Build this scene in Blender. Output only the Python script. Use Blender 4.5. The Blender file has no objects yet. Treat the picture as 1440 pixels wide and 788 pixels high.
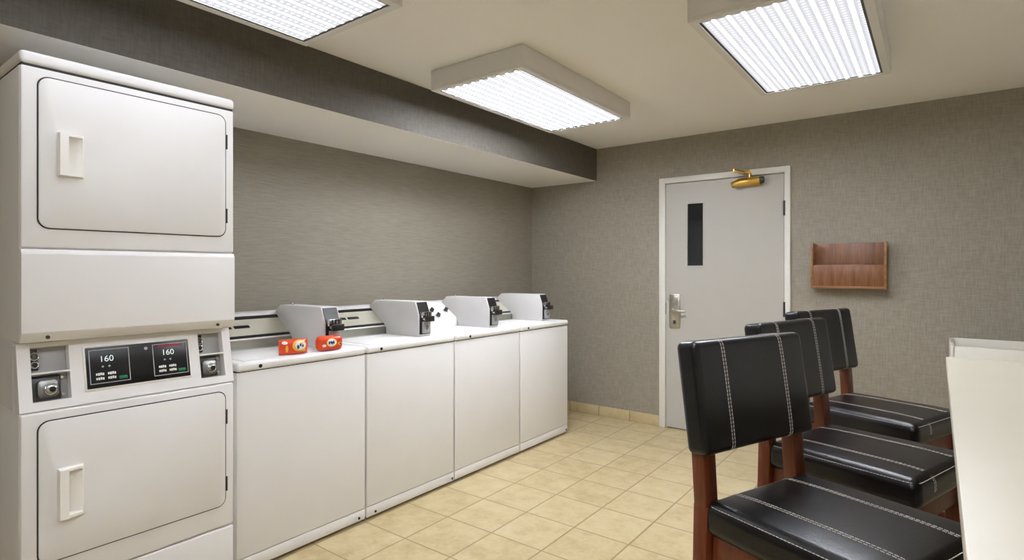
import bpy, bmesh, math, random
from mathutils import Vector, Matrix
random.seed(7)
SC = bpy.context.scene
COL = SC.collection

# ------------------------------------------------------------------ materials
def srgb(r, g, b):
    f = lambda c: (c / 255 / 12.92) if c / 255 <= .04045 else ((c / 255 + .055) / 1.055) ** 2.4
    return (f(r), f(g), f(b), 1)

def new_mat(name):
    m = bpy.data.materials.new(name)
    m.use_nodes = True
    nt = m.node_tree
    return m, nt, nt.nodes['Principled BSDF']

def coords(nt, scale=(1, 1, 1), loc=(0, 0, 0)):
    tc = nt.nodes.new('ShaderNodeTexCoord')
    mp = nt.nodes.new('ShaderNodeMapping')
    mp.inputs['Scale'].default_value = scale
    mp.inputs['Location'].default_value = loc
    nt.links.new(tc.outputs['Object'], mp.inputs['Vector'])
    return mp.outputs['Vector']

def noise(nt, vec, scale=5, detail=3, rough=.5):
    n = nt.nodes.new('ShaderNodeTexNoise')
    n.inputs['Scale'].default_value = scale
    n.inputs['Detail'].default_value = detail
    n.inputs['Roughness'].default_value = rough
    nt.links.new(vec, n.inputs['Vector'])
    return n.outputs['Fac']

def ramp(nt, fac, stops):
    r = nt.nodes.new('ShaderNodeValToRGB')
    e = r.color_ramp.elements
    while len(e) < len(stops):
        e.new(.5)
    for el, (p, c) in zip(e, stops):
        el.position = p
        el.color = c
    nt.links.new(fac, r.inputs['Fac'])
    return r.outputs['Color']

def math_(nt, op, a, b=None, c=None):
    n = nt.nodes.new('ShaderNodeMath')
    n.operation = op
    for i, v in enumerate((a, b, c)):
        if v is None:
            continue
        if isinstance(v, (int, float)):
            n.inputs[i].default_value = v
        else:
            nt.links.new(v, n.inputs[i])
    return n.outputs[0]

def bump(nt, bsdf, h, strength=.2, dist=.002):
    b = nt.nodes.new('ShaderNodeBump')
    b.inputs['Strength'].default_value = strength
    b.inputs['Distance'].default_value = dist
    nt.links.new(h, b.inputs['Height'])
    nt.links.new(b.outputs['Normal'], bsdf.inputs['Normal'])

def paint(name, col, rough=.4, spec=.5, var=.03, metal=0):
    """painted / plastic surface with a faint mottling"""
    m, nt, b = new_mat(name)
    f = noise(nt, coords(nt), 6, 4)
    c0 = tuple(max(0, x * (1 - var)) for x in col[:3]) + (1,)
    c1 = tuple(min(1, x * (1 + var)) for x in col[:3]) + (1,)
    nt.links.new(ramp(nt, f, [(.3, c0), (.7, c1)]), b.inputs['Base Color'])
    b.inputs['Roughness'].default_value = rough
    b.inputs['Specular IOR Level'].default_value = spec
    b.inputs['Metallic'].default_value = metal
    return m

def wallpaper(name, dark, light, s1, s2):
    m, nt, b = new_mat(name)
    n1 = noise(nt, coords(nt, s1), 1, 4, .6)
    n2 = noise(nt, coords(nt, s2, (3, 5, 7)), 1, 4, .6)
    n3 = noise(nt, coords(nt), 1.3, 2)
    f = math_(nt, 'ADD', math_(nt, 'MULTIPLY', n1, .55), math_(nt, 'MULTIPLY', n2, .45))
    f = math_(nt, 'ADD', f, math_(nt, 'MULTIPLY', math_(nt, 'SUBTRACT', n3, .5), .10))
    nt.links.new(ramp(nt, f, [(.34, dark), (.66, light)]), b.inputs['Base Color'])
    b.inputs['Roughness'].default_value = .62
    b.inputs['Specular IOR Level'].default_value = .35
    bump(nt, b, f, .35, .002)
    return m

def wood(name, dark, light, axis=2, rough=.35):
    m, nt, b = new_mat(name)
    s = [38, 38, 38]
    s[axis] = 3
    f = noise(nt, coords(nt, tuple(s)), 1, 5, .6)
    g = noise(nt, coords(nt, tuple(x * 4 for x in s)), 1, 3, .6)
    f = math_(nt, 'ADD', math_(nt, 'MULTIPLY', f, .7), math_(nt, 'MULTIPLY', g, .3))
    nt.links.new(ramp(nt, f, [(.32, dark), (.68, light)]), b.inputs['Base Color'])
    b.inputs['Roughness'].default_value = rough
    bump(nt, b, f, .08, .001)
    return m

def metal(name, col, rough=.3):
    m, nt, b = new_mat(name)
    f = noise(nt, coords(nt, (40, 4, 40)), 1, 3)
    nt.links.new(ramp(nt, f, [(.3, tuple(x * .85 for x in col[:3]) + (1,)), (.7, col)]), b.inputs['Base Color'])
    b.inputs['Metallic'].default_value = 1
    b.inputs['Roughness'].default_value = rough
    return m

def tile_mat(name, scale_off=(0, 0), pitch=.305, vertical=False):
    m, nt, b = new_mat(name)
    tc = nt.nodes.new('ShaderNodeTexCoord')
    sx = nt.nodes.new('ShaderNodeSeparateXYZ')
    nt.links.new(tc.outputs['Object'], sx.inputs[0])
    def edge(o, off):
        u = math_(nt, 'DIVIDE', math_(nt, 'SUBTRACT', o, off), pitch)
        fl = math_(nt, 'FLOOR', u)
        fr = math_(nt, 'SUBTRACT', u, fl)
        return fl, math_(nt, 'MINIMUM', fr, math_(nt, 'SUBTRACT', 1, fr))
    fx, ex = edge(sx.outputs[0], scale_off[0])
    fy, ey = edge(sx.outputs[1], scale_off[1])
    e = math_(nt, 'MINIMUM', ex, ey)
    wob = math_(nt, 'MULTIPLY', math_(nt, 'SUBTRACT', noise(nt, coords(nt), 30, 2), .5), .006)
    e = math_(nt, 'ADD', e, wob)
    mask = nt.nodes.new('ShaderNodeMapRange')
    mask.interpolation_type = 'SMOOTHSTEP'
    mask.inputs['From Min'].default_value = .008
    mask.inputs['From Max'].default_value = .019
    nt.links.new(e, mask.inputs['Value'])
    # one random tone per tile
    cid = nt.nodes.new('ShaderNodeCombineXYZ')
    nt.links.new(fx, cid.inputs[0]); nt.links.new(fy, cid.inputs[1])
    wn = nt.nodes.new('ShaderNodeTexWhiteNoise')
    nt.links.new(cid.outputs[0], wn.inputs['Vector'])
    shift = nt.nodes.new('ShaderNodeVectorMath'); shift.operation = 'MULTIPLY_ADD'
    nt.links.new(wn.outputs['Color'], shift.inputs[0])
    shift.inputs[1].default_value = (9, 9, 9)
    nt.links.new(tc.outputs['Object'], shift.inputs[2])
    n1 = noise(nt, shift.outputs[0], 9, 6, .62)
    n2 = noise(nt, shift.outputs[0], 42, 3, .6)
    f = math_(nt, 'ADD', math_(nt, 'MULTIPLY', n1, .75), math_(nt, 'MULTIPLY', n2, .25))
    f = math_(nt, 'ADD', f, math_(nt, 'MULTIPLY', math_(nt, 'SUBTRACT', wn.outputs['Value'], .5), .10))
    tile = ramp(nt, f, [(.28, srgb(174, 153, 110)), (.5, srgb(194, 177, 136)), (.74, srgb(206, 192, 155))])
    mix = nt.nodes.new('ShaderNodeMix'); mix.data_type = 'RGBA'
    nt.links.new(mask.outputs[0], mix.inputs['Factor'])
    mix.inputs[6].default_value = srgb(152, 134, 98)
    nt.links.new(tile, mix.inputs[7])
    nt.links.new(mix.outputs[2], b.inputs['Base Color'])
    b.inputs['Roughness'].default_value = .38
    b.inputs['Specular IOR Level'].default_value = .4
    hh = math_(nt, 'ADD', mask.outputs[0], math_(nt, 'MULTIPLY', f, .35))
    bump(nt, b, hh, .35, .002)
    return m

def leather():
    m, nt, b = new_mat('black_leather')
    v = nt.nodes.new('ShaderNodeTexVoronoi')
    v.inputs['Scale'].default_value = 260
    nt.links.new(coords(nt), v.inputs['Vector'])
    n = noise(nt, coords(nt), 14, 4)
    nt.links.new(ramp(nt, n, [(.3, srgb(9, 9, 11)), (.75, srgb(19, 18, 20))]), b.inputs['Base Color'])
    h = math_(nt, 'ADD', math_(nt, 'MULTIPLY', v.outputs['Distance'], .5), math_(nt, 'MULTIPLY', n, 1.2))
    bump(nt, b, h, .22, .0025)
    b.inputs['Roughness'].default_value = .31
    b.inputs['Specular IOR Level'].default_value = .5
    return m

LENS_W = 37.0
def lens_mat(power):
    """prismatic acrylic lens of a lit fluorescent fixture: bright streaks along the tubes, dimmer prism cells between"""
    m, nt, b = new_mat('prismatic_lens')
    tc = nt.nodes.new('ShaderNodeTexCoord')
    sx = nt.nodes.new('ShaderNodeSeparateXYZ')
    nt.links.new(tc.outputs['Object'], sx.inputs[0])
    def wave(o, period, ph=0.):
        return math_(nt, 'MULTIPLY_ADD', math_(nt, 'SINE', math_(nt, 'MULTIPLY_ADD', o, 2 * math.pi / period, ph)), .5, .5)
    def step(v, lo, hi):
        r = nt.nodes.new('ShaderNodeMapRange'); r.interpolation_type = 'SMOOTHSTEP'
        r.inputs['From Min'].default_value = lo; r.inputs['From Max'].default_value = hi
        nt.links.new(v, r.inputs['Value']); return r.outputs[0]
    streak = step(wave(sx.outputs[0], .0575, .8), .80, .97)
    prism = math_(nt, 'MULTIPLY', wave(sx.outputs[0], .0287), wave(sx.outputs[1], .026))
    st = math_(nt, 'MULTIPLY_ADD', streak, LENS_W * power, math_(nt, 'MULTIPLY_ADD', prism, .36, .40))
    b.inputs['Base Color'].default_value = (.3, .3, .3, 1)
    b.inputs['Roughness'].default_value = .3
    b.inputs['Emission Color'].default_value = (.88, .905, 1.0, 1)
    nt.links.new(st, b.inputs['Emission Strength'])
    return m

M = {}
M['wall_left'] = wallpaper('linen_wallpaper_horizontal', srgb(129, 123, 110), srgb(154, 147, 132), (160, 9, 150), (200, 110, 200))
M['wall_back'] = wallpaper('linen_wallpaper', srgb(138, 132, 119), srgb(164, 157, 143), (130, 10, 14), (14, 130, 130))
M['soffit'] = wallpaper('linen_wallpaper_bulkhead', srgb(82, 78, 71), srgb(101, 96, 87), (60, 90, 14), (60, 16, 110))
M['floor'] = tile_mat('ceramic_floor_tile', (-2.11, 2.222))
M['base'] = tile_mat('ceramic_baseboard_tile', (-2.78, 2.222))
cm, cnt, cb = new_mat('textured_ceiling_paint')
cb.inputs['Base Color'].default_value = srgb(242, 240, 234)
cb.inputs['Roughness'].default_value = .85
bump(cnt, cb, noise(cnt, coords(cnt), 70, 4, .6), .35, .003)
M['ceiling'] = cm
M['wall_paint'] = paint('white_bounce_wall_paint', srgb(236, 234, 228), .7, .3, .01)  # unseen right wall, made white to bounce more light into the room
M['enamel'] = paint('white_enamel', srgb(232, 231, 229), .45, .5, .012)
M['enamel2'] = paint('white_enamel_panel', srgb(229, 228, 225), .46, .5, .012)
M['coinbox'] = paint('grey_white_enamel', srgb(208, 207, 205), .4, .45, .02)
M['grey'] = paint('grey_metal_plate', srgb(168, 168, 166), .4, .5, .06)
M['seam'] = paint('dark_gasket', srgb(62, 62, 62), .7, .2, .1)
M['gasket'] = paint('grey_gasket', srgb(96, 96, 92), .6, .2, .05)
M['black'] = paint('black_plastic', srgb(16, 17, 19), .3, .5, .1)
M['foot'] = paint('dark_rubber', srgb(24, 22, 20), .8, .2, .1)
M['chrome'] = metal('chrome', srgb(205, 205, 205), .16)
M['nickel'] = metal('satin_nickel', srgb(196, 192, 178), .34)
M['brushed'] = paint('brushed_panel', srgb(206, 204, 188), .3, .5, .04, .45)
M['lock_metal'] = metal('lock_metal', srgb(150, 150, 146), .3)
M['steel'] = metal('grey_steel', srgb(176, 178, 164), .3)
M['brass'] = metal('polished_brass', srgb(214, 178, 92), .28)
M['dark_metal'] = metal('dark_steel', srgb(84, 84, 84), .35)
M['door'] = paint('door_paint', srgb(184, 181, 173), .42, .45, .01)
M['frame'] = paint('door_frame_paint', srgb(224, 222, 214), .4, .45, .01)
M['housing'] = paint('fixture_enamel', srgb(226, 224, 220), .45, .4, .01)
M['leather'] = leather()
M['thread'] = paint('white_thread', srgb(196, 192, 184), .7, .2, .05)
M['stool_wood'] = wood('red_brown_wood', srgb(84, 38, 20), srgb(128, 66, 36))
M['rack_wood'] = wood('walnut_veneer', srgb(108, 68, 41), srgb(146, 100, 67), 2, .4)
M['rack_edge'] = wood('walnut_edge', srgb(126, 86, 49), srgb(160, 116, 72), 0, .4)
M['laminate'] = paint('cream_laminate', srgb(198, 192, 174), .4, .45, .012)
M['sink'] = paint('white_polymer', srgb(228, 224, 212), .4, .45, .015)
M['orange'] = paint('orange_film', srgb(226, 74, 34), .3, .5, .12)
M['yellow'] = paint('yellow_print', srgb(240, 190, 70), .35, .5, .06)
M['white'] = paint('white_print', srgb(240, 238, 232), .5, .4, .03)
M['blue'] = paint('navy_print', srgb(50, 56, 110), .4, .4, .1)
M['lime'] = paint('lime_print', srgb(176, 214, 70), .4, .4, .1)
M['green'] = paint('green_button', srgb(28, 120, 76), .4, .4, .1)
M['red'] = paint('red_print', srgb(196, 40, 48), .4, .4, .1)
M['line'] = paint('silver_print', srgb(190, 192, 190), .4, .4, .05)
gm, gnt, gb = new_mat('dark_wired_glass')
gb.inputs['Base Color'].default_value = srgb(30, 32, 34)
gb.inputs['Roughness'].default_value = .06
M['glass'] = gm
dm, dnt, db = new_mat('digit_glow')
db.inputs['Base Color'].default_value = srgb(200, 205, 200)
db.inputs['Emission Color'].default_value = (.75, .85, .8, 1)
db.inputs['Emission Strength'].default_value = .35
M['digit'] = dm

# ------------------------------------------------------------------ mesh builder
class MB:
    def __init__(s):
        s.bm = bmesh.new()
    def _merge(s, b):
        me = bpy.data.meshes.new('tmp')
        b.to_mesh(me); b.free()
        s.bm.from_mesh(me)
        bpy.data.meshes.remove(me)
    def box(s, x0, x1, y0, y1, z0, z1, bev=0, seg=2):
        b = bmesh.new()
        bmesh.ops.create_cube(b, size=1)
        for v in b.verts:
            v.co = Vector(((x0 + x1) / 2 + v.co.x * (x1 - x0), (y0 + y1) / 2 + v.co.y * (y1 - y0), (z0 + z1) / 2 + v.co.z * (z1 - z0)))
        if bev:
            bmesh.ops.bevel(b, geom=b.edges[:], offset=bev, segments=seg, profile=.5, affect='EDGES')
        s._merge(b); return s
    def bar(s, p0, p1, w, d, up=(0, 0, 1), bev=.003, w1=None, d1=None):
        """tapered rectangular bar from p0 to p1; w across, d along 'up'"""
        p0, p1 = Vector(p0), Vector(p1)
        a = (p1 - p0).normalized(); u = Vector(up)
        x = a.cross(u).normalized(); y = x.cross(a).normalized()
        w1 = w1 or w; d1 = d1 or d
        b = bmesh.new()
        vs = []
        for p, ww, dd in ((p0, w, d), (p1, w1, d1)):
            for sx, sy in ((-1, -1), (1, -1), (1, 1), (-1, 1)):
                vs.append(b.verts.new(p + x * sx * ww / 2 + y * sy * dd / 2))
        b.faces.new(vs[3::-1]); b.faces.new(vs[4:])
        for i in range(4):
            j = (i + 1) % 4
            b.faces.new((vs[i], vs[j], vs[4 + j], vs[4 + i]))
        bmesh.ops.recalc_face_normals(b, faces=b.faces[:])
        if bev:
            bmesh.ops.bevel(b, geom=b.edges[:], offset=bev, segments=2, profile=.5, affect='EDGES')
        s._merge(b); return s
    def cyl(s, p0, p1, r, r1=None, n=20, bev=0):
        p0, p1 = Vector(p0), Vector(p1)
        d = p1 - p0
        b = bmesh.new()
        bmesh.ops.create_cone(b, cap_ends=True, segments=n, radius1=r, radius2=r if r1 is None else r1, depth=d.length)
        if bev:
            es = [e for e in b.edges if any(len(f.verts) > 4 for f in e.link_faces)]
            bmesh.ops.bevel(b, geom=es, offset=bev, segments=2, profile=.5, affect='EDGES')
        q = Vector((0, 0, 1)).rotation_difference(d.normalized())
        b.transform(Matrix.Translation((p0 + p1) / 2) @ q.to_matrix().to_4x4())
        s._merge(b); return s
    def prism(s, prof, a0, a1, axis='y', bev=0, seg=2):
        """profile of 2-D points extruded along an axis (for y: (x,z); x: (y,z); z: (x,y))"""
        b = bmesh.new()
        def P(p, a):
            return {'y': (p[0], a, p[1]), 'x': (a, p[0], p[1]), 'z': (p[0], p[1], a)}[axis]
        A = [b.verts.new(P(p, a0)) for p in prof]; B = [b.verts.new(P(p, a1)) for p in prof]
        n = len(prof)
        b.faces.new(A[::-1]); b.faces.new(B)
        for i in range(n):
            j = (i + 1) % n
            b.faces.new((A[i], A[j], B[j], B[i]))
        bmesh.ops.recalc_face_normals(b, faces=b.faces[:])
        if bev:
            bmesh.ops.bevel(b, geom=b.edges[:], offset=bev, segments=seg, profile=.5, affect='EDGES')
        s._merge(b); return s
    def rrect(s, y0, y1, z0, z1, x0, x1, r, bev=0, n=6):
        """rounded-corner slab lying in the yz plane, from x0 to x1"""
        pts = []
        for cy, cz, a in ((y1 - r, z1 - r, 0), (y0 + r, z1 - r, 90), (y0 + r, z0 + r, 180), (y1 - r, z0 + r, 270)):
            for k in range(n + 1):
                t = math.radians(a + 90 * k / n)
                pts.append((cy + r * math.cos(t), cz + r * math.sin(t)))
        return s.prism(pts, x0, x1, 'x', bev)
    def rounded(s, h, r, fn=None, mid=8, c=(0, 0, 0)):
        """cushion: rounded box of half sizes h and edge radius r; fn deforms each point"""
        b = bmesh.new()
        def stations(hh):
            k = [0, .35, .68, .9]
            left = [-hh + r * t for t in k]
            m = [-(hh - r) + 2 * (hh - r) * i / mid for i in range(mid + 1)]
            return left + m + [-t for t in left[::-1]]
        S = [stations(x) for x in h]
        cache = {}
        def V(p):
            key = tuple(round(t, 6) for t in p)
            if key not in cache:
                q = Vector(p)
                inner = Vector([max(-(h[i] - r), min(h[i] - r, p[i])) for i in range(3)])
                d = q - inner
                q = inner + d.normalized() * r if d.length > 1e-9 else q
                if fn:
                    q = fn(q)
                cache[key] = b.verts.new(q + Vector(c))
            return cache[key]
        for ax in range(3):
            u, v = (ax + 1) % 3, (ax + 2) % 3
            for sgn in (-1, 1):
                for i in range(len(S[u]) - 1):
                    for j in range(len(S[v]) - 1):
                        q = []
                        for di, dj in ((0, 0), (1, 0), (1, 1), (0, 1)):
                            p = [0, 0, 0]; p[ax] = sgn * h[ax]; p[u] = S[u][i + di]; p[v] = S[v][j + dj]
                            q.append(V(p))
                        if len(set(q)) == 4:
                            b.faces.new(q if sgn > 0 else q[::-1])
        bmesh.ops.recalc_face_normals(b, faces=b.faces[:])
        s._merge(b); return s
    def plate(s, us, vs, holes, d0, d1):
        """plate in local (a,b) coordinates with rectangular holes, between depths d0<d1 (local c)"""
        us = sorted(set(us + [h[0] for h in holes] + [h[1] for h in holes]))
        vs = sorted(set(vs + [h[2] for h in holes] + [h[3] for h in holes]))
        def solid(i, j):
            if i < 0 or j < 0 or i >= len(us) - 1 or j >= len(vs) - 1:
                return False
            cu, cv = (us[i] + us[i + 1]) / 2, (vs[j] + vs[j + 1]) / 2
            return not any(h[0] < cu < h[1] and h[2] < cv < h[3] for h in holes)
        b = bmesh.new(); cache = {}
        def V(i, j, k):
            if (i, j, k) not in cache:
                cache[i, j, k] = b.verts.new((us[i], vs[j], (d0, d1)[k]))
            return cache[i, j, k]
        for i in range(len(us) - 1):
            for j in range(len(vs) - 1):
                if not solid(i, j):
                    continue
                b.faces.new((V(i, j, 1), V(i + 1, j, 1), V(i + 1, j + 1, 1), V(i, j + 1, 1)))
                b.faces.new((V(i, j, 0), V(i, j + 1, 0), V(i + 1, j + 1, 0), V(i + 1, j, 0)))
                for (ni, nj, p, q) in ((i - 1, j, (i, j), (i, j + 1)), (i + 1, j, (i + 1, j), (i + 1, j + 1)), (i, j - 1, (i, j), (i + 1, j)), (i, j + 1, (i, j + 1), (i + 1, j + 1))):
                    if not solid(ni, nj):
                        b.faces.new((V(*p, 0), V(*q, 0), V(*q, 1), V(*p, 1)))
        bmesh.ops.recalc_face_normals(b, faces=b.faces[:])
        s._merge(b); return s
    def tube(s, pts, r, n=8):
        for a, b_ in zip(pts[:-1], pts[1:]):
            s.cyl(a, b_, r, n=n)
        return s
    def torus(s, c, R, r, rot=None, n=20, m=8):
        b = bmesh.new()
        ring = []
        for i in range(n):
            t = 2 * math.pi * i / n
            ring.append([b.verts.new((math.cos(t) * (R + r * math.cos(2 * math.pi * j / m)), math.sin(t) * (R + r * math.cos(2 * math.pi * j / m)), r * math.sin(2 * math.pi * j / m))) for j in range(m)])
        for i in range(n):
            for j in range(m):
                b.faces.new((ring[i][j], ring[(i + 1) % n][j], ring[(i + 1) % n][(j + 1) % m], ring[i][(j + 1) % m]))
        b.transform(Matrix.Translation(c) @ (rot.to_4x4() if rot else Matrix.Identity(4)))
        bmesh.ops.recalc_face_normals(b, faces=b.faces[:])
        s._merge(b); return s
    def xform(s, m):
        s.bm.transform(m); return s
    def build(s, name, mat, parent=None):
        off = Vector((0, 0, 0)); p = parent
        while p is not None:
            off += p.location; p = p.parent
        s.bm.transform(Matrix.Translation(-off))
        me = bpy.data.meshes.new(name)
        s.bm.to_mesh(me); s.bm.free()
        for poly in me.polygons:
            poly.use_smooth = True
        me.set_sharp_from_angle(angle=math.radians(38))
        me.materials.append(mat)
        o = bpy.data.objects.new(name, me)
        COL.objects.link(o)
        if parent:
            o.parent = parent
        return o

def thing(name, label, cat, loc, group=None):
    o = bpy.data.objects.new(name, None)
    o.empty_display_size = .1
    COL.objects.link(o)
    o.location = loc
    tag(o, label, cat, group)
    return o
def tag(o, label, cat, group=None):
    o['label'] = label; o['category'] = cat
    if group:
        o['group'] = group
    return o
def struct(o):
    o['kind'] = 'structure'; return o
def lab(o, l):
    o['label'] = l; return o

# ------------------------------------------------------------------ the room
XL, XR, YF, YB, H = -3.23, 1.55, -2.2, 4.617, 2.45
DX0, DX1, DZ = -1.894, -.872, 2.115            # outside of the door frame
T = .12
struct(MB().box(XL - T, XR + T, YF - T, YB + T + 1.2, -.1, 0).build('floor', M['floor']))
struct(MB().box(XL - T, XR + T, YF - T, YB + T, H, H + .1).build('ceiling', M['ceiling']))
struct(MB().box(XL - T, XL, YF - T, YB + T, 0, H).build('wall_left', M['wall_left']))
struct(MB().box(XR, XR + T, YF - T, YB + T, 0, H).build('wall_right', M['wall_paint']))
struct(MB().box(XL, XR, YF - T, YF, 0, H).build('wall_front', M['wall_back']))
wb = MB().box(XL, DX0 + .02, YB, YB + T, 0, H).box(DX1 - .02, XR, YB, YB + T, 0, H).box(DX0 + .02, DX1 - .02, YB, YB + T, DZ - .02, H)
struct(wb.build('wall_back', M['wall_back']))
# bulkhead running above the machines: papered front, painted underside
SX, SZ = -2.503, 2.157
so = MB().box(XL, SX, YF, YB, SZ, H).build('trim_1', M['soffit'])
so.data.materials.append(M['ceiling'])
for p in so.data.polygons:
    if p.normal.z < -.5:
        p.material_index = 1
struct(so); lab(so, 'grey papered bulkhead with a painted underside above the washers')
# tile skirting
for n, b in (('baseboard_back', MB().box(XL + .011, DX0 - .001, YB - .011, YB, 0, .09, .003).box(DX1 + .001, XR - .011, YB - .011, YB, 0, .09, .003)),
             ('baseboard_left', MB().box(XL, XL + .011, YF, YB, 0, .09, .003)),
             ('baseboard_right', MB().box(XR - .011, XR, YF, YB, 0, .09, .003)),
             ('baseboard_front', MB().box(XL + .011, XR - .011, YF, YF + .011, 0, .09, .003))):
    struct(b.build(n, M['base']))

# door and its frame
fr = MB().box(DX0, DX0 + .055, YB - .022, YB + T, 0, DZ, .004).box(DX1 - .04, DX1, YB - .022, YB + T, 0, DZ, .004).box(DX0 + .05, DX1 - .035, YB - .022, YB + T, DZ - .048, DZ, .004)
fr.box(DX0 + .05, DX1 - .035, YB + .045, YB + .06, 0, DZ - .04)          # stop behind the leaf
fo = struct(fr.build('trim_2', M['frame'])); lab(fo, 'white metal door frame')
strike = MB().box(DX0 + .0535, DX0 + .0565, YB - .012, YB + .012, .96, 1.065).build('strike_plate', M['seam'], fo)
LX0, LX1, LZ = -1.835, -.916, 2.062
YD = YB - .010
df = MB()
WX0, WX1, WZ0, WZ1 = -1.655, -1.518, 1.368, 1.888
df.plate([LX0, LX1], [.012, LZ], [(WX0, WX1, WZ0, WZ1)], 0, .042)
df.xform(Matrix(((1, 0, 0, 0), (0, 0, 1, YD), (0, 1, 0, 0), (0, 0, 0, 1))))
door = struct(df.build('door_1', M['door'])); lab(door, 'white door with a narrow dark window and a lever handle')
MB().box(WX0, WX1, YD + .014, YD + .022, WZ0, WZ1).build('vision_pane', M['glass'], door)
vf = MB()
vf.plate([WX0 - .008, WX1 + .008], [WZ0 - .008, WZ1 + .008], [(WX0 + .004, WX1 - .004, WZ0 + .004, WZ1 - .004)], -.004, .012)
vf.xform(Matrix(((1, 0, 0, 0), (0, 0, 1, YD), (0, 1, 0, 0), (0, 0, 0, 1))))
vf.build('vision_frame', M['door'], door)
lp = MB().box(-1.803, -1.712, YD - .014, YD, .85, 1.132, .006).box(-1.785, -1.73, YD - .018, YD - .012, 1.04, 1.115, .004).build('lock_plate', M['nickel'], door)
MB().cyl((-1.765, YD - .012, .998), (-1.765, YD - .055, .998), .013).bar((-1.772, YD - .052, .998), (-1.648, YD - .058, .992), .02, .017, bev=.006).build('lever_handle', M['nickel'], lp)
MB().box(-1.768, -1.745, YD - .0165, YD - .0135, .885, .915, .001).build('keyhole', M['dark_metal'], lp)
for z in (1.80, 1.04, .25):
    MB().cyl((LX1 + .003, YD - .008, z - .056), (LX1 + .003, YD - .008, z + .056), .0085, n=12).box(LX1 - .006, LX1 + .012, YD - .003, YD + .001, z - .055, z + .055).build('hinge', M['dark_metal'], door)
# brass closer with its arm
cl = MB().cyl((-1.285, YD - .045, 2.0), (-1.225, YD - .045, 2.012), .020, .033, 24, .004).cyl((-1.228, YD - .045, 2.012), (-1.075, YD - .045, 2.022), .033, .031, 24, .003)
cl.box(-1.245, -1.075, YD - .05, YD, 1.985, 2.045, .006)
clo = lab(cl.build('door_closer', M['brass'], door), 'brass door closer')
MB().cyl((-1.078, YD - .045, 2.0215), (-1.046, YD - .045, 2.023), .029, .025, 24, .004).build('end_cap', M['dark_metal'], clo)
MB().cyl((-1.15, YD - .045, 2.045), (-1.15, YD - .045, 2.075), .011, n=14).bar((-1.14, YD - .045, 2.074), (-1.245, YD - .12, 2.095), .024, .009, bev=.002).bar((-1.245, YD - .12, 2.102), (-1.19, YB - .03, 2.102), .02, .008, bev=.002).cyl((-1.245, YD - .12, 2.088), (-1.245, YD - .12, 2.112), .011, n=14).box(-1.225, -1.155, YB - .045, YB - .020, 2.08, 2.11, .004).build('closer_arm', M['brass'], clo)

# ------------------------------------------------------------------ ceiling lights
def ceiling_light(label, x0, x1, y0, y1, power):
    t = thing('ceiling_light', label, 'ceiling light', ((x0 + x1) / 2, (y0 + y1) / 2, H), 'fluorescent ceiling fixtures')
    zb = 2.337
    MB().box(x0, x1, y0, y1, zb + .012, H - .0005, .006).build('housing', M['housing'], t)
    fw = .034
    f = MB()
    f.plate([x0 + .002, x1 - .002], [y0 + .002, y1 - .002], [(x0 + fw, x1 - fw, y0 + fw, y1 - fw)], zb, zb + .012)
    fo = f.build('lens_frame', M['housing'], t)
    g = MB()
    g.plate([x0 + fw, x1 - fw], [y0 + fw, y1 - fw], [(x0 + fw + .010, x1 - fw - .010, y0 + fw + .010, y1 - fw - .010)], zb + .003, zb + .0115)
    g.build('gasket', M['gasket'], fo)
    MB().box(x0 + fw + .010, x1 - fw - .010, y0 + fw + .010, y1 - fw - .010, zb + .005, zb + .0115).build('lens', lens_mat(power), t)
    return t
ceiling_light('boxed fluorescent ceiling light nearest the bulkhead and the far wall, over the washers', -2.262, -1.625, 2.245, 3.465, 1.6)
ceiling_light('fluorescent ceiling light above the stacked dryer, cut by the top of the photo', -2.262, -1.625, .24, 1.468, 0.22)
ceiling_light('fluorescent ceiling light on the right, out from the bulkhead, in front of the door', -.81, -.185, 2.255, 3.465, 1.15)
ceiling_light('added fluorescent fill light above the camera, out of view, out from the bulkhead', -.81, -.185, .24, 1.468, 0.6)  # unseen fixture added to light the room, continuing the visible grid
ceiling_light('added fluorescent fill light behind the camera, out of view', -.81, -.185, -1.75, -.525, 1.2)  # added out of view as extra fill for the room

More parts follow.
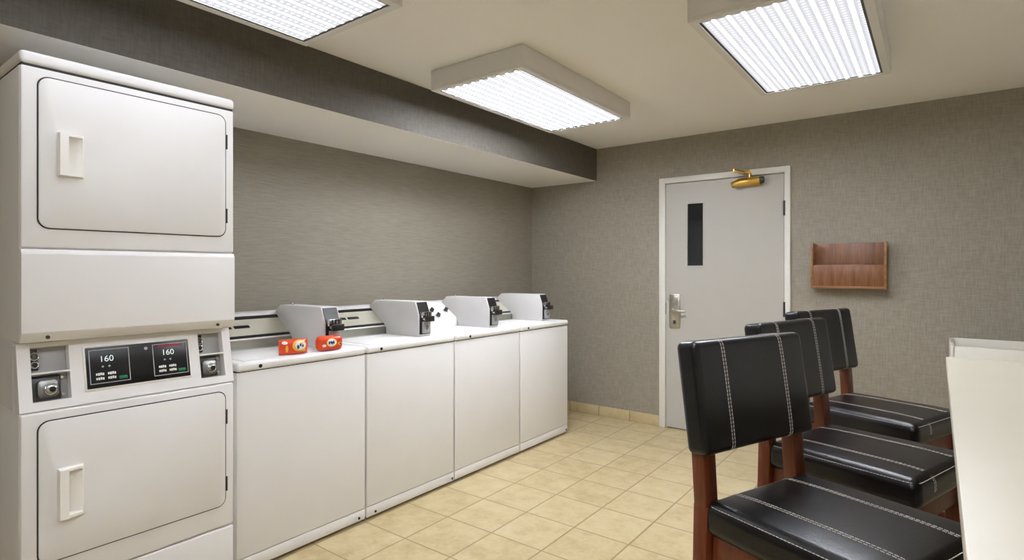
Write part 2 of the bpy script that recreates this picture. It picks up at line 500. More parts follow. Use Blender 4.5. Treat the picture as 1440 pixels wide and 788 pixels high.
# ------------------------------------------------------------------ washers
def pinhole(mb, x, y, z, r=.008, d=.004):
    mb.cyl((x, y, z), (x + d, y, z), r, n=14, bev=.001)
FX = -2.415
def washer(label, y0, y1, yb, kind, dot, screws):
    t = thing('washing_machine', label, 'washing machine', (-2.77, (y0 + y1) / 2, 0), 'washers in a row along the left wall')
    BX = -3.12
    MB().box(BX, FX - .012, y0, y1, .022, .884, .004).build('cabinet', M['enamel'], t)
    MB().box(FX - .014, FX, y0 + .001, y1 - .001, .074, .8855, .005, 3).build('front_panel', M['enamel2'], t)
    kp = MB().box(FX - .014, FX - .0005, y0 + .001, y1 - .001, .017, .071, .003).build('kick_panel', M['enamel2'], t)
    for sy in screws:
        s = MB(); pinhole(s, FX - .001, sy, .034, .007); s.build('screw', M['black'], kp)
    for fx in (FX - .07, BX + .07):
        for fy in (y0 + .06, y1 - .06):
            MB().cyl((fx, fy, 0), (fx, fy, .024), .022, n=16).build('foot', M['foot'], t)
    top = MB().box(BX, FX + .008, y0, y1, .889, .928, .014, 4).build('top_panel', M['enamel'], t)
    MB().box(BX + .02, FX - .004, y0 + .006, y1 - .006, .883, .8895).build('seam', M['seam'], top)
    s = MB(); pinhole(s, FX + .0065, dot, .906, .0085); lab(s.build('lid_lock', M['black'], top), 'small black lock dot')
    ld = MB().box(-2.775, FX - .035, y0 + .05, y1 - .05, .9270, .9305, .0016, 2).build('lid', M['enamel'], t)
    # console: low sloped panel between the washer top and the wall
    cy0, cy1 = y0 + .006, y1 - .006
    MB().prism([(-2.80, .928), (-2.80, .984), (-2.953, 1.092), (-2.972, 1.102), (-3.09, 1.102), (-3.09, .928)], cy0, cy1, 'y', .003).build('console', M['coinbox'] if kind != 'white' else M['enamel'], t)
    con = t.children[-1]
    e = Vector((-.153, 0, .108)).normalized(); nrm = Vector((.108, 0, .153)).normalized()
    mt = Matrix(((0, e.x, nrm.x, -2.80), (1, 0, 0, 0), (0, e.z, nrm.z, .984), (0, 0, 0, 1)))
    L = math.hypot(.153, .108)
    def on_slope(a0, a1, b0, b1, c1, c0=0., bev=0):
        return MB().box(a0, a1, b0, b1, c0, c1, bev).xform(mt)
    if kind != 'white':
        on_slope(cy0 + .004, cy1 - .004, .022, L - .038, .0025).build('control_panel', M['brushed'], con)
        on_slope(cy0 + .002, cy1 - .002, L - .037, L - .012, .003).build('trim_strip', M['black'], con)
        on_slope(cy0 + .002, cy1 - .002, .004, .022, .003).build('trim_strip', M['black'], con)
        MB().box(-2.801, -2.797, cy0 + .004, cy1 - .004, .934, .978).build('lower_strip', M['steel'], con)
        for a0, a1 in ((y0 + .165, y0 + .205), (y0 + .22, y0 + .30)):
            on_slope(a0, a1, .080, .1, .006, 0, .002).build('indicator_slot', M['black'], con)
    else:
        on_slope(cy0 + .004, cy1 - .004, .008, L - .008, .0025).build('control_panel', M['white'], con)  # overexposed glare on this console put into its white colour
        for a, b in ((y0 + .265, .035), (y0 + .385, .085), (y0 + .25, .095)):
            k = MB().cyl((a, b, .002), (a, b, .008), .024, n=24, bev=.002).xform(mt).build('knob_dial', M['line'], con)
            MB().cyl((a, b, .007), (a, b, .03), .016, .013, 20, .002).box(a - .003, a + .003, b - .015, b + .015, .028, .033, .001).xform(mt).build('knob', M['dark_metal'], k)
    # coin box: boxy housing with a raked front that carries the coin slide
    yw = yb + .10
    cbx = MB().prism([(-2.495, .9285), (-2.495, 1.062), (-2.525, 1.143), (-2.905, 1.141), (-2.958, 1.10), (-2.792, .972), (-2.792, .9285)], yb, yw, 'y', .004, 2).build('coin_box', M['coinbox'], t)
    MB().cyl((-2.86, yb + .05, 1.139), (-2.86, yb + .05, 1.152), .009, n=14, bev=.002).build('key_lock', M['chrome'], cbx)
    fp = MB().prism([(-2.497, 1.058), (-2.527, 1.138), (-2.520, 1.138), (-2.489, 1.058)], yb + .008, yw - .008).build('face_plate', M['dark_metal'], cbx)
    MB().box(-2.497, -2.488, yb + .008, yw - .008, .945, 1.058, .001).build('coin_plate', M['black'], cbx)
    sl = MB().box(-2.492, -2.478, yb + .022, yw - .012, .95, 1.022, .006, 3).build('coin_vault', M['grey'], cbx)
    MB().cyl((-2.479, yb + .055, .985), (-2.474, yb + .055, .985), .014, n=18, bev=.002).build('vault_lock', M['chrome'], sl)
    cs = MB().box(-2.495, -2.455, yb + .018, yw - .016, 1.032, 1.046, .003).box(-2.497, -2.47, yb + .012, yw - .01, 1.046, 1.082, .004).build('coin_slide', M['chrome'], cbx)
    MB().box(-2.457, -2.445, yb + .014, yw - .012, 1.022, 1.056, .004).build('slide_grip', M['dark_metal'], cs)
    for q in range(3):
        MB().box(-2.471, -2.4675, yb + .028 + q * .02, yb + .034 + q * .02, 1.05, 1.078).build('coin_slot', M['black'], cs)
    return t
washer('white coin washer next to the stacked dryer, with two orange packets on its top', 1.228, 1.915, 1.72, 'steel', 1.332, (1.875,))
washer('second white coin washer from the stacked dryer, its top bare', 1.925, 2.602, 2.375, 'steel', 2.017, (1.983, 2.585))
washer('third white coin washer from the stacked dryer, with dark knobs on a control panel coloured overexposed white', 2.610, 3.298, 3.045, 'white', 2.746, ())
washer('white coin washer at the far end of the row, nearest the wall with the door', 3.308, 3.962, 3.705, 'steel', 3.397, (3.94,))

# ------------------------------------------------------------------ stacked dryer
DF = -2.35
DY0, DY1 = .495, 1.184
dr = thing('stacked_dryer', 'tall white stacked coin-operated tumble dryer at the left end of the washers', 'tumble dryer', (-2.75, (DY0 + DY1) / 2, 0))
cab = MB().box(-3.14, DF - .012, DY0, DY1, 1.094, 1.998, .006, 3).box(-3.14, DF - .012, DY0, DY1, .022, .866, .006, 3).box(-3.14, DF - .095, DY0 + .001, DY1 - .001, .86, 1.10)
cab.build('cabinet', M['enamel'], dr)
for fx in (DF - .08, -3.06):
    for fy in (DY0 + .06, DY1 - .06):
        MB().cyl((fx, fy, 0), (fx, fy, .024), .022, n=16).build('foot', M['foot'], dr)
cap = MB().box(-3.14, DF + .004, DY0 - .002, DY1 + .002, 2.003, 2.045, .013, 4).build('top_cap', M['enamel'], dr)
MB().box(-3.12, DF - .004, DY0 + .004, DY1 - .004, 1.994, 2.006).build('seam', M['seam'], cap)

def pull(y0, y1, z0, z1, x, parent):
    """moulded pull: flat grip on the left, hollow on the right"""
    b = bmesh.new(); NU, NV = 28, 28
    def h(u, v):
        if u < .03 or u > .97 or v < .02 or v > .98:
            return .004
        if u < .40:
            return .025
        rim = .017
        if u > .93:
            return .008
        if v < .075 or v > .925:
            return rim - .008 * (u - .4)
        t = (u - .40) / .53
        return -.016 + .022 * max(0, t) ** 1.2
    us = [0, .03, .06, .2, .36, .40, .405] + [.41 + .52 * i / 14 for i in range(15)] + [.935, .97, 1]
    vs = [0, .02, .04, .07, .08] + [.1 + .8 * i / 12 for i in range(13)] + [.92, .93, .96, .98, 1]
    G = [[b.verts.new((x + h(u, v), y0 + u * (y1 - y0), z0 + v * (z1 - z0))) for v in vs] for u in us]
    for i in range(len(us) - 1):
        for j in range(len(vs) - 1):
            b.faces.new((G[i][j], G[i + 1][j], G[i + 1][j + 1], G[i][j + 1]))
    edge = [G[i][0] for i in range(len(us))] + [G[-1][j] for j in range(1, len(vs))] + [G[i][-1] for i in range(len(us) - 2, -1, -1)] + [G[0][j] for j in range(len(vs) - 2, 0, -1)]
    low = [b.verts.new((x - .0172, v.co.y, v.co.z)) for v in edge]
    for k in range(len(edge)):
        k2 = (k + 1) % len(edge)
        b.faces.new((edge[k], low[k], low[k2], edge[k2]))
    b.faces.new(low)
    bmesh.ops.recalc_face_normals(b, faces=b.faces[:])
    mb = MB(); mb._merge(b)
    return mb.build('handle', M['white'], parent)

def cut_box(objs, lo, hi):
    """open a rectangular pocket through sheet parts"""
    cu = MB().box(lo[0], hi[0], lo[1], hi[1], lo[2], hi[2]).build('cutter_tmp', M['enamel'])
    off = {}
    for o in objs:
        md = o.modifiers.new('cut', 'BOOLEAN'); md.operation = 'DIFFERENCE'; md.solver = 'EXACT'; md.object = cu
    bpy.context.view_layer.update()
    dg = bpy.context.evaluated_depsgraph_get()
    new = [bpy.data.meshes.new_from_object(o.evaluated_get(dg)) for o in objs]
    for o, me in zip(objs, new):
        o.modifiers.clear(); o.data = me
        for p in me.polygons:
            p.use_smooth = True
        me.set_sharp_from_angle(angle=math.radians(38))
    bpy.data.objects.remove(cu)
def dryer_door(z0, z1, hz0, hz1, panel):
    y0, y1 = .541, 1.147
    g = MB().rrect(y0 - .004, y1 + .004, z0 - .004, z1 + .004, DF - .004, DF + .0012, .034).build('door_gasket', M['seam'], dr)
    d = MB().rrect(y0, y1, z0, z1, DF - .002, DF + .006, .031, .0025).build('door', M['enamel2'], dr)
    hh = hz1 - hz0
    cut_box([panel, g, d], (DF - .0118, .589 + .39 * .073, hz0 + .06 * hh), (DF + .02, .589 + .95 * .073, hz1 - .06 * hh))
    pull(.589, .662, hz0, hz1, DF + .006, d)
    for hz in (z0 + .085, z1 - .105):
        MB().box(DF, DF + .0045, y1 + .0045, y1 + .0095, hz - .03, hz + .03, .001).build('hinge', M['seam'], d)
    return d
up_panel = MB().box(DF - .014, DF, DY0 + .001, DY1 - .001, 1.406, 1.996, .006, 3).build('front_panel', M['enamel2'], dr)
dryer_door(1.472, 1.968, 1.646, 1.792, up_panel)
lp = MB().prism([(DF - .014, 1.10), (DF - .012, 1.098), (DF + .006, 1.122), (DF + .010, 1.128), (DF + .010, 1.385), (DF + .003, 1.400), (DF - .014, 1.402)], DY0 + .001, DY1 - .001, 'y', .002).build('service_panel', M['enamel'], dr)
for sy in (.566, 1.118):
    s = MB(); s.cyl((DF - .004, sy, 1.112), (DF + .003, sy, 1.109), .006, n=12); s.build('screw', M['dark_metal'], lp)
low_panel = MB().box(DF - .014, DF, DY0 + .001, DY1 - .001, .276, .862, .006, 3).build('front_panel', M['enamel2'], dr)
dryer_door(.364, .831, .496, .668, low_panel)
MB().box(DF - .014, DF, DY0 + .001, DY1 - .001, .016, .270, .006, 3).build('base_panel', M['enamel2'], dr)

# raked control panel with two coin drops and two displays
ev = Vector((-.045, 0, .222)); BL = ev.length; ev.normalize(); nv = Vector((.222, 0, .045)).normalized()
CM = Matrix(((0, ev.x, nv.x, -2.357), (1, 0, 0, 0), (0, ev.z, nv.z, .868), (0, 0, 0, 1)))
zb = lambda z: (z - .868) / .222 * BL
mods = [(.530, .634, .896, 1.074), (1.060, 1.156, .896, 1.074)]
cpn = MB()
cpn.plate([DY0, DY1 + .004], [0, BL - .001], [(m[0], m[1], zb(m[2]), zb(m[3])) for m in mods], -.045, 0)
cp = cpn.xform(CM).build('control_panel', M['enamel'], dr)
def cbox(a0, a1, z0, z1, c0, c1, bev=0):
    return MB().box(a0, a1, zb(z0), zb(z1), c0, c1, bev).xform(CM)
for (a0, a1, z0, z1) in mods:
    cd = cbox(a0 + .0005, a1 - .0005, z0 + .0005, z1 - .0005, -.045, -.034).build('coin_drop', M['grey'], cp)
    cbox(a0, a1, .985, .991, -.034, .003, .001).build('divider', M['enamel'], cd)
    cbox(a0 + .004, a0 + .026, 1.0, 1.07, -.034, -.028, .002).build('coin_slot', M['dark_metal'], cd)
    gd = MB()
    for zc, rr in ((1.046, .012), (1.018, .010)):
        gd.torus(Vector((a0 + .016, zb(zc), -.026)), rr, .0028)
    gd.cyl((a0 + .026, zb(1.068), -.026), (a0 + .026, zb(1.002), -.026), .002, n=8)
    gd.xform(CM).build('coin_guide', M['chrome'], cd)
    cbox(a0 + .006, a0 + .011, 1.03, 1.062, -.028, -.024).build('slot_opening', M['black'], cd)
    w = a1 - a0
    vm = cbox(a0 + .002, a0 + .80 * w, z0 + .004, .980, -.034, -.026, .003).build('vault_door', M['dark_metal'], cd)
    ca, cz = a0 + .44 * w, zb(.937)
    vl = MB().rrect(ca - .029, ca + .029, cz - .029, cz + .029, -.027, -.012, .012, .004).xform(CM @ Matrix(((0, 1, 0, 0), (0, 0, 1, 0), (1, 0, 0, 0), (0, 0, 0, 1)))).build('vault_lock', M['lock_metal'], vm)
    MB().torus(Vector((ca + .006, cz - .004, -.010)), .016, .004).cyl((ca + .006, cz - .004, -.013), (ca + .006, cz - .004, -.004), .014, n=22, bev=.002).xform(CM).build('lock_cylinder', M['chrome'], vl)
    MB().cyl((ca + .009, cz - .004, -.005), (ca + .009, cz - .004, -.0025), .009, n=16).xform(CM).build('keyhole', M['black'], vl)
    for za in (.968, .912):
        MB().cyl((a1 - .016, zb(za), -.034), (a1 - .016, zb(za), -.022), .006, n=12, bev=.001).xform(CM).build('bolt', M['nickel'], cd)
bez = cbox(.672, 1.026, .908, 1.063, -.004, .003, .002).build('display_bezel', M['white'], cp)
scr = cbox(.679, 1.019, .915, 1.056, -.004, .005, .001).build('display', M['black'], cp)

def text_mesh(txt, h, a, z, c):
    cu = bpy.data.curves.new('digits', 'FONT'); cu.body = txt; cu.size = h
    ob = bpy.data.objects.new('digits_tmp', cu); COL.objects.link(ob)
    bpy.context.view_layer.update()
    me = bpy.data.meshes.new_from_object(ob.evaluated_get(bpy.context.evaluated_depsgraph_get()))
    bpy.data.objects.remove(ob); bpy.data.curves.remove(cu)
    b = MB(); b.bm.from_mesh(me); bpy.data.meshes.remove(me)
    b.xform(CM @ Matrix.Translation((a, zb(z), c)))
    return b
def outline(a0, a1, z0, z1, w=.0022):
    b = MB(); c0, c1 = .0045, .0058
    b.box(a0, a1, zb(z1) - w, zb(z1), c0, c1).box(a0, a1, zb(z0), zb(z0) + w, c0, c1).box(a0, a0 + w, zb(z0), zb(z1), c0, c1).box(a1 - w, a1, zb(z0), zb(z1), c0, c1)
    return b.xform(CM)
for k, (a0, a1) in enumerate(((.688, .812), (.890, 1.012))):
    outline(a0, a1, .929, 1.047).build('display_outline', M['line'], scr)
    text_mesh('160', .030, a0 + .030, 1.004, .0062).build('display_digits', M['digit'], scr)
    for q in range(2):
        MB().cyl((a0 + .040 + q * .02, zb(.987), .0045), (a0 + .040 + q * .02, zb(.987), .006), .0035, n=10).xform(CM).build('indicator_light', M['line'], scr)
    for i in range(2):
        for j in range(2):
            aa, zz = a0 + .018 + i * .036, .958 - j * .0155
            lbx = MB()
            for g in range(4):                                       # short run of tiny illegible print
                lbx.box(aa + g * .0065, aa + g * .0065 + .0052, zb(zz) - (g % 2) * .001, zb(zz) + .0075 + (g * 7 % 3) * .0007, .0045, .0058)
            lbx.xform(CM).build('button_label', M['white'], scr)
    cbox(a1 - .036, a1 - .010, .937, .948, .0045, .0062, .001).build('start_button', M['green'], scr)
    if k:
        b = MB()
        for g in range(9):
            b.box(a0 + .02 + g * .0095, a0 + .028 + g * .0095, zb(1.036), zb(1.042), .0045, .0058)
        b.xform(CM).build('warning_print', M['red'], scr)
MB().cyl((.868, zb(1.036), .0045), (.868, zb(1.036), .006), .006, n=16).xform(CM).build('round_emblem', M['line'], scr)

# ------------------------------------------------------------------ detergent packets
LIDZ = .9305
def packet(label, cy, x, kind, rz):
    t = thing('detergent_packet', label, 'detergent packet', (0, 0, 0), 'orange packets on the washer top')
    W_, Rx, Rz = .066, .029, .0365
    sp = lambda v, p: math.copysign(abs(v) ** p, v)
    def sec(u):
        end = abs(u) ** (5 if kind else 3.2)
        sx = max(.12, 1 - abs(u) ** 5) ** .5 if kind else 1 - .86 * end
        sz = max(.15, 1 - abs(u) ** 9) ** .32 if kind else 1 - .10 * abs(u) ** 2 + .10 * abs(u) ** 8
        return Rx * sx, Rz * sz
    b = bmesh.new(); NU, NT = 30, 32
    rings = []
    for i in range(NU + 1):
        u = -1 + 2 * i / NU
        rx, rz_ = sec(u)
        r = []
        for j in range(NT):
            a = 2 * math.pi * j / NT
            cr = .0012 * math.sin(9 * a + 5 * u) * abs(u) ** 2
            r.append(b.verts.new((rx * sp(math.cos(a), .75) + cr, u * W_, max(0, Rz + rz_ * sp(math.sin(a), .72)))))
        rings.append(r)
    for i in range(NU):
        for j in range(NT):
            b.faces.new((rings[i][j], rings[i + 1][j], rings[i + 1][(j + 1) % NT], rings[i][(j + 1) % NT]))
    b.faces.new(rings[0]); b.faces.new(rings[-1][::-1])
    bmesh.ops.recalc_face_normals(b, faces=b.faces[:])
    mb = MB(); mb._merge(b)
    pouch = mb.build('pouch', M['orange'], t)
    def surf(y, z, lift):
        u = max(-1, min(1, y / W_)); rx, rz_ = sec(u)
        s_ = min(.999, abs((z - Rz) / rz_)) ** (1 / .72)
        return rx * max(0, math.cos(math.asin(s_))) ** .75 + lift
    def decal(shape, lift, name, mat):
        """thin printed patch that follows the pouch front; shape gives rings of (y,z) about a centre"""
        cy_, cz_, outline_ = shape
        bb = bmesh.new(); n = len(outline_); K = 5
        cen = bb.verts.new((surf(cy_, cz_, lift), cy_, cz_)); prev = None
        for k in range(1, K + 1):
            ring = []
            for (py, pz) in outline_:
                y_, z_ = cy_ + (py - cy_) * k / K, cz_ + (pz - cz_) * k / K
                ring.append(bb.verts.new((surf(y_, z_, lift), y_, z_)))
            for q in range(n):
                q2 = (q + 1) % n
                if prev is None:
                    bb.faces.new((cen, ring[q], ring[q2]))
                else:
                    bb.faces.new((prev[q], ring[q], ring[q2], prev[q2]))
            prev = ring
        bmesh.ops.recalc_face_normals(bb, faces=bb.faces[:])
        m2 = MB(); m2._merge(bb)
        return m2.build(name, mat, pouch)
    def ell(cy_, cz_, a, c, n=28, t0=0, t1=360):
        return cy_, cz_, [(cy_ + a * math.cos(math.radians(t0 + (t1 - t0) * i / (n - 1 if t1 - t0 < 360 else n))), cz_ + c * math.sin(math.radians(t0 + (t1 - t0) * i / (n - 1 if t1 - t0 < 360 else n)))) for i in range(n)]
    if kind:      # brick-shaped one, printed dome in the middle
        decal(ell(.002, .040, .027, .021), .0008, 'print_ring', M['yellow'])
        decal(ell(.002, .040, .023, .0175), .0014, 'print_ring', M['white'])
        for (a, z_, w_, h_) in ((-.011, .040, .004, .009), (-.003, .043, .0035, .008), (.004, .039, .0045, .008), (.012, .042, .004, .009)):
            decal(ell(a, z_, w_, h_, 14), .002, 'print_stroke', M['blue'])
        decal(ell(.044, .034, .010, .008, 18), .001, 'print_spot', M['yellow'])
        decal(ell(.047, .033, .005, .005, 14), .0016, 'print_spot', M['blue'])
        decal(ell(-.036, .027, .010, .007, 18), .001, 'print_spot', M['white'])
    else:         # pillow-shaped one, printed ring on its right half
        decal(ell(.022, .042, .035, .027), .0008, 'print_ring', M['yellow'])
        decal(ell(.026, .043, .027, .021), .0014, 'print_ring', M['white'])
        for (a, z_, w_, h_, m_) in ((.014, .036, .006, .010, 'blue'), (.026, .046, .005, .009, 'blue'), (.037, .040, .004, .008, 'seam'), (.031, .052, .008, .004, 'yellow'), (.042, .020, .009, .006, 'lime')):
            decal(ell(a, z_, w_, h_, 14), .002, 'print_spot', M[m_])
        decal(ell(-.045, .058, .012, .008, 16), .001, 'print_spot', M['white'])
        decal(ell(-.037, .030, .006, .017, 18), .001, 'print_spot', M['yellow'])
    t.location = (x, cy, LIDZ + .0004)
    t.rotation_euler = (0, 0, rz)
    return t
packet('pillow-shaped orange packet with a yellow ring print, the one nearer the stacked dryer', 1.526, -2.462, 0, math.radians(-14))
packet('brick-shaped orange packet with a white dome print, further from the stacked dryer', 1.712, -2.443, 1, math.radians(-12))

# ------------------------------------------------------------------ bar stools (local: faces +x, seat centre over the origin)
WB, WSEAT, ZS, ZT, BH, TILT = .45, .425, .759, 1.153, .285, .149
XB = -.195                                         # plane of the seat's rear edge / foot of the backrest front
ct, st_ = math.cos(TILT), math.sin(TILT)
zb0 = ZT - BH * ct
BT = .070                                           # backrest thickness
def back_pt(c, y, b):
    """c: out from the front face (negative = into the pad), b: up from the foot of the backrest"""
    return Vector((XB - b * st_ + c * ct, y, zb0 + b * ct + c * st_))
def dashes(path_fn, s0, s1, L, name, parent, n_off, pitch=.0088, fill=.66, w=.0021):
    """run of stitches along path_fn(s)->(point, normal, side)"""
    b = MB(); n = int(L / pitch)
    for i in range(n):
        a = s0 + (s1 - s0) * i / n; c = s0 + (s1 - s0) * (i + fill) / n
        p0, p1 = path_fn(a), path_fn(c)
        b.bar(p0, p1, w, w * .8, up=n_off, bev=0)
    return b
def make_stool(label):
    t = thing('bar_stool', label, 'bar stool', (0, 0, 0), 'black leather bar stools along the white counter')
    # seat cushion
    SD, ST = .45, .086
    hx, hy, hz = SD / 2, WSEAT / 2, ST / 2
    def puff(q):
        u, v = q.x / hx, q.y / hy
        k = max(0, (1 - u ** 4)) * max(0, (1 - v ** 4))
        z = q.z + (.009 * k if q.z > 0 else 0)
        return Vector((q.x, q.y * (1 + .02 * u), z))
    seat = MB().rounded((hx, hy, hz), .028, puff, 10, (0, 0, ZS - hz - .006)).build('seat', M['leather'], t)
    zc = ZS - hz - .006
    def top_z(x, y):
        u, v = max(-1, min(1, x / hx)), max(-1, min(1, y / hy))
        return zc + hz + .009 * max(0, 1 - u ** 4) * max(0, 1 - v ** 4)
    r = .028
    def seat_line(y0):
        pts = [Vector((-hx + .012 + (2 * hx - r - .012) * i / 30, y0, 0)) for i in range(31)]
        for p in pts:
            drop = 0 if p.x < hx - r else 0
            p.z = top_z(p.x, y0) + .0006
            if p.x < -hx + r:
                p.z -= r - math.sqrt(max(0, r * r - (-hx + r - p.x) ** 2))
        for k in range(1, 9):
            a = math.radians(90 - 90 * k / 8)
            pts.append(Vector((hx - r + (r + .0006) * math.cos(a), y0, zc + hz - r + (r + .0006) * math.sin(a))))
        pts.append(Vector((hx + .0006, y0, zc + hz - r - .02)))
        return pts
    def stitch_poly(mb, pts, pitch=.0092, fill=.68, w=.0018):
        acc = []
        for a, b in zip(pts[:-1], pts[1:]):
            n = max(1, int((b - a).length / .0023))
            acc += [a.lerp(b, i / n) for i in range(n)]
        acc.append(pts[-1])
        step = .0023; per = int(pitch / step + .5); on = max(1, int(per * fill + .5))
        i = 0
        while i + on < len(acc):
            p, q = acc[i], acc[i + on]
            if (q - p).length > 1e-4:
                up = Vector((0, 0, 1)) if abs((q - p).normalized().z) < .8 else Vector((1, 0, 0))
                mb.bar(p, q, w, w * .8, up=up, bev=0)
            i += per
        return mb
    for yy in (-.107, .107):
        sm = MB()
        for d in (-.0045, .0045):
            stitch_poly(sm, seat_line(yy + d))
        sm.build('stitching', M['thread'], seat)
    # perimeter seam on the shoulder of the cushion
    o45 = r * (1 - math.cos(math.radians(40))); z45 = zc + hz - r + r * math.sin(math.radians(40)) + .001
    ex, ey = hx - o45 + .001, hy - o45 + .001
    def ring(ex, ey, z, rr=.03):
        P = []
        for cx_, cy_, a in ((ex - rr, ey - rr, 0), (-ex + rr, ey - rr, 90), (-ex + rr, -ey + rr, 180), (ex - rr, -ey + rr, 270)):
            for k in range(7):
                tt = math.radians(a + 15 * k)
                x_ = cx_ + rr * math.cos(tt); y_ = cy_ + rr * math.sin(tt)
                P.append(Vector((x_, y_ * (1 + .02 * x_ / hx), z)))
        return P + [P[0]]
    stitch_poly(MBR := MB(), ring(ex, ey, z45), .0092, .7, .0017)
    MBR.build('edge_seam', M['thread'], seat)
    # backrest
    def bend(q):                     # local: x = out of the front face, y = width, z = up
        v, w_ = q.y / (WB / 2), q.z / (BH / 2)
        c = q.x - BT / 2 + .004 * max(0, 1 - v ** 4) * max(0, 1 - w_ ** 4) * (1 if q.x > 0 else -1) - .008 * (1 - v * v) + .004
        return back_pt(c, q.y, q.z + BH / 2)
    bk = MB().rounded((BT / 2, WB / 2, BH / 2), .018, bend, 10).build('backrest', M['leather'], t)
    rb = .018
    def back_line(y0):
        P = []
        def put(x, z):
            P.append(bend(Vector((x, y0, z))))
        e = .0008
        put(BT / 2 - rb + 0, -BH / 2 - e)
        for k in range(1, 7):
            a = math.radians(-90 + 15 * k); put(BT / 2 - rb + (rb + e) * math.cos(a), -BH / 2 + rb + (rb + e) * math.sin(a))
        for i in range(1, 20):
            put(BT / 2 + e, -BH / 2 + rb + (BH - 2 * rb) * i / 20)
        for k in range(0, 7):
            a = math.radians(15 * k); put(BT / 2 - rb + (rb + e) * math.cos(a), BH / 2 - rb + (rb + e) * math.sin(a))
        for k in range(0, 7):
            a = math.radians(90 + 15 * k); put(-BT / 2 + rb + (rb + e) * math.cos(a), BH / 2 - rb + (rb + e) * math.sin(a))
        for i in range(1, 20):
            put(-BT / 2 - e, BH / 2 - rb - (BH - 2 * rb) * i / 20)
        return P
    for yy in (-.121, .121):
        bs = MB()
        for d in (-.0045, .0045):
            stitch_poly(bs, back_line(yy + d))
        bs.build('stitching', M['thread'], bk)
    # wooden frame
    zs0 = zc - hz + .002
    ap = MB()
    ap.box(-hx + .02, hx - .03, -hy + .022, -hy + .044, zs0 - .068, zs0, .002).box(-hx + .02, hx - .03, hy - .044, hy - .022, zs0 - .068, zs0, .002)
    ap.box(hx - .052, hx - .03, -hy + .03, hy - .03, zs0 - .068, zs0, .002).box(-hx + .0, -hx + .022, -hy + .03, hy - .03, zs0 - .068, zs0, .002)
    ap.build('seat_frame', M['stool_wood'], t)
    for sgn in (-1, 1):
        y = sgn * (WSEAT / 2 - .026)
        lg = MB().bar((XB - .035, y, .74), (XB - .06, y, 0), .046, .044, up=(1, 0, 0), bev=.004, w1=.038, d1=.034)
        lg.bar((XB - .035, y, .73), tuple(back_pt(-BT / 2, y, .12)), .046, .040, up=(1, 0, 0), bev=.004)
        lg.build('leg', M['stool_wood'], t)
    for sgn in (-1, 1):
        y = sgn * (WSEAT / 2 - .026)
        MB().bar((hx - .045, y, zs0), (hx - .030, y, 0), .048, .046, up=(1, 0, 0), bev=.004, w1=.036, d1=.036).build('leg', M['stool_wood'], t)
    for sgn in (-1, 1):
        y = sgn * (WSEAT / 2 - .026)
        MB().bar((XB - .05, y, .30), (hx - .036, y, .30), .02, .036, bev=.003).build('stretcher', M['stool_wood'], t)
    MB().bar((XB - .048, -.19, .36), (XB - .048, .19, .36), .02, .036, bev=.003).build('stretcher', M['stool_wood'], t)
    MB().bar((hx - .036, -.19, .22), (hx - .036, .19, .22), .022, .04, bev=.003).build('footrest', M['stool_wood'], t)
    return t
def copy_thing(o, parent=None):
    c = o.copy(); COL.objects.link(c)
    if parent:
        c.parent = parent
    for ch in list(o.children):
        copy_thing(ch, c)
    return c
s0 = make_stool('bar stool nearest the camera, its black leather back largest in view')
stools = [(-.184, 1.525, -22.2, None), (-.184, 2.165, -18.2, 'middle bar stool of the three, its black back half hidden by the nearest one'),
          (-.191, 2.857, -20.6, 'farthest bar stool, its black leather back closest to the wooden wall rack')]
todo = []
for x, y, a, l in stools:
    o = s0 if l is None else copy_thing(s0)
    if l:
        o['label'] = l
    todo.append((o, x, y, a))
for o, x, y, a in todo:
    o.location = (x, y, 0); o.rotation_euler = (0, 0, math.radians(a))

# ------------------------------------------------------------------ counter, basin, wall rack
CT = 1.0
ctr = thing('counter', 'cream white counter with a plain top in front of the bar stools', 'counter', (.5, 1.7, 0))
MB().box(.027, 1.0, .5, 2.735, CT - .038, CT, .003).build('counter_top', M['laminate'], ctr)
MB().box(.36, .40, .56, 2.69, 0, CT - .038, .002).build('front_panel', M['laminate'], ctr)
for y in (.56, 2.65):
    MB().box(.40, .96, y, y + .04, 0, CT - .038, .002).build('side_panel', M['laminate'], ctr)

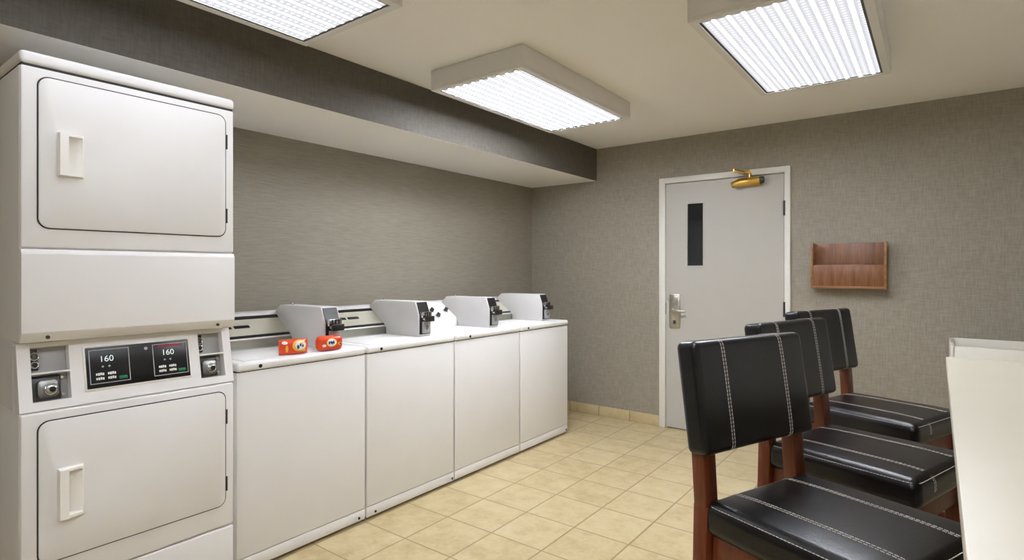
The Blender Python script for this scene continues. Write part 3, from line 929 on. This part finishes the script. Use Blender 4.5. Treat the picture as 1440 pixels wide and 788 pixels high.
sk = thing('laundry_trough', 'white open-topped trough against the grey wall, beyond the far end of the counter', 'trough', (.4, 4.34, 0))
x0, x1, y0, y1, zr = .062, .72, 4.07, 4.602, .9
tb = MB()
wt = .022
tb.box(x0, x0 + wt, y0, y1, .5, zr, .004).box(x1 - wt, x1, y0, y1, .5, zr, .004).box(x0 + .01, x1 - .01, y0, y0 + wt, .5, zr, .004).box(x0 + .01, x1 - .01, y1 - wt, y1, .5, zr, .004).box(x0 + .01, x1 - .01, y0 + .01, y1 - .01, .5, .53)
tb.build('basin', M['sink'], sk)
for xx in (x0 + .03, x1 - .03):
    for yy in (y0 + .03, y1 - .03):
        MB().cyl((xx, yy, 0), (xx, yy, .502), .018, .022, 16).build('leg', M['sink'], sk)

ry = YB
rk = thing('wall_rack', 'small brown wooden magazine rack on the grey wall, right of the door', 'wall rack', (-.493, ry, 1.206))
rx0, rx1, rz0, rz1, rd = -.722, -.268, 1.206, 1.528, .10
MB().box(rx0 + .012, rx1 - .012, ry - .010, ry - .0005, rz0, rz1 - .003, .001).build('back_panel', M['rack_wood'], rk)
for a in (rx0, rx1 - .014):
    MB().box(a, a + .014, ry - rd, ry - .0005, rz0, rz1, .0015).build('side_panel', M['rack_edge'], rk)
MB().box(rx0 + .012, rx1 - .012, ry - rd, ry - .005, rz0, rz0 + .016, .0015).build('shelf', M['rack_edge'], rk)
MB().box(rx0 + .0135, rx1 - .0135, ry - rd + .004, ry - rd + .016, rz0 + .014, rz0 + .165, .0015).build('pocket_panel', M['rack_wood'], rk)

# ------------------------------------------------------------------ world, camera, colour management
w = bpy.data.worlds.new('room_air'); SC.world = w
w.use_nodes = True
w.node_tree.nodes['Background'].inputs[0].default_value = (.05, .05, .05, 1)
cam = bpy.data.cameras.new('camera')
co = bpy.data.objects.new('camera', cam); COL.objects.link(co)
co.location = (0, 0, 1.33)
co.rotation_euler = (math.radians(90), 0, math.radians(37.0))
cam.sensor_width = 36; cam.lens = 793 / 1440 * 36
cam.shift_y = -13 / 1440
cam.clip_start = .02
SC.camera = co
vs = SC.view_settings
vs.view_transform = 'Standard'; vs.look = 'None'; vs.exposure = 0.70; vs.gamma = 1; vs.use_curve_mapping = False
SC.cycles.max_bounces = 10; SC.cycles.diffuse_bounces = 6
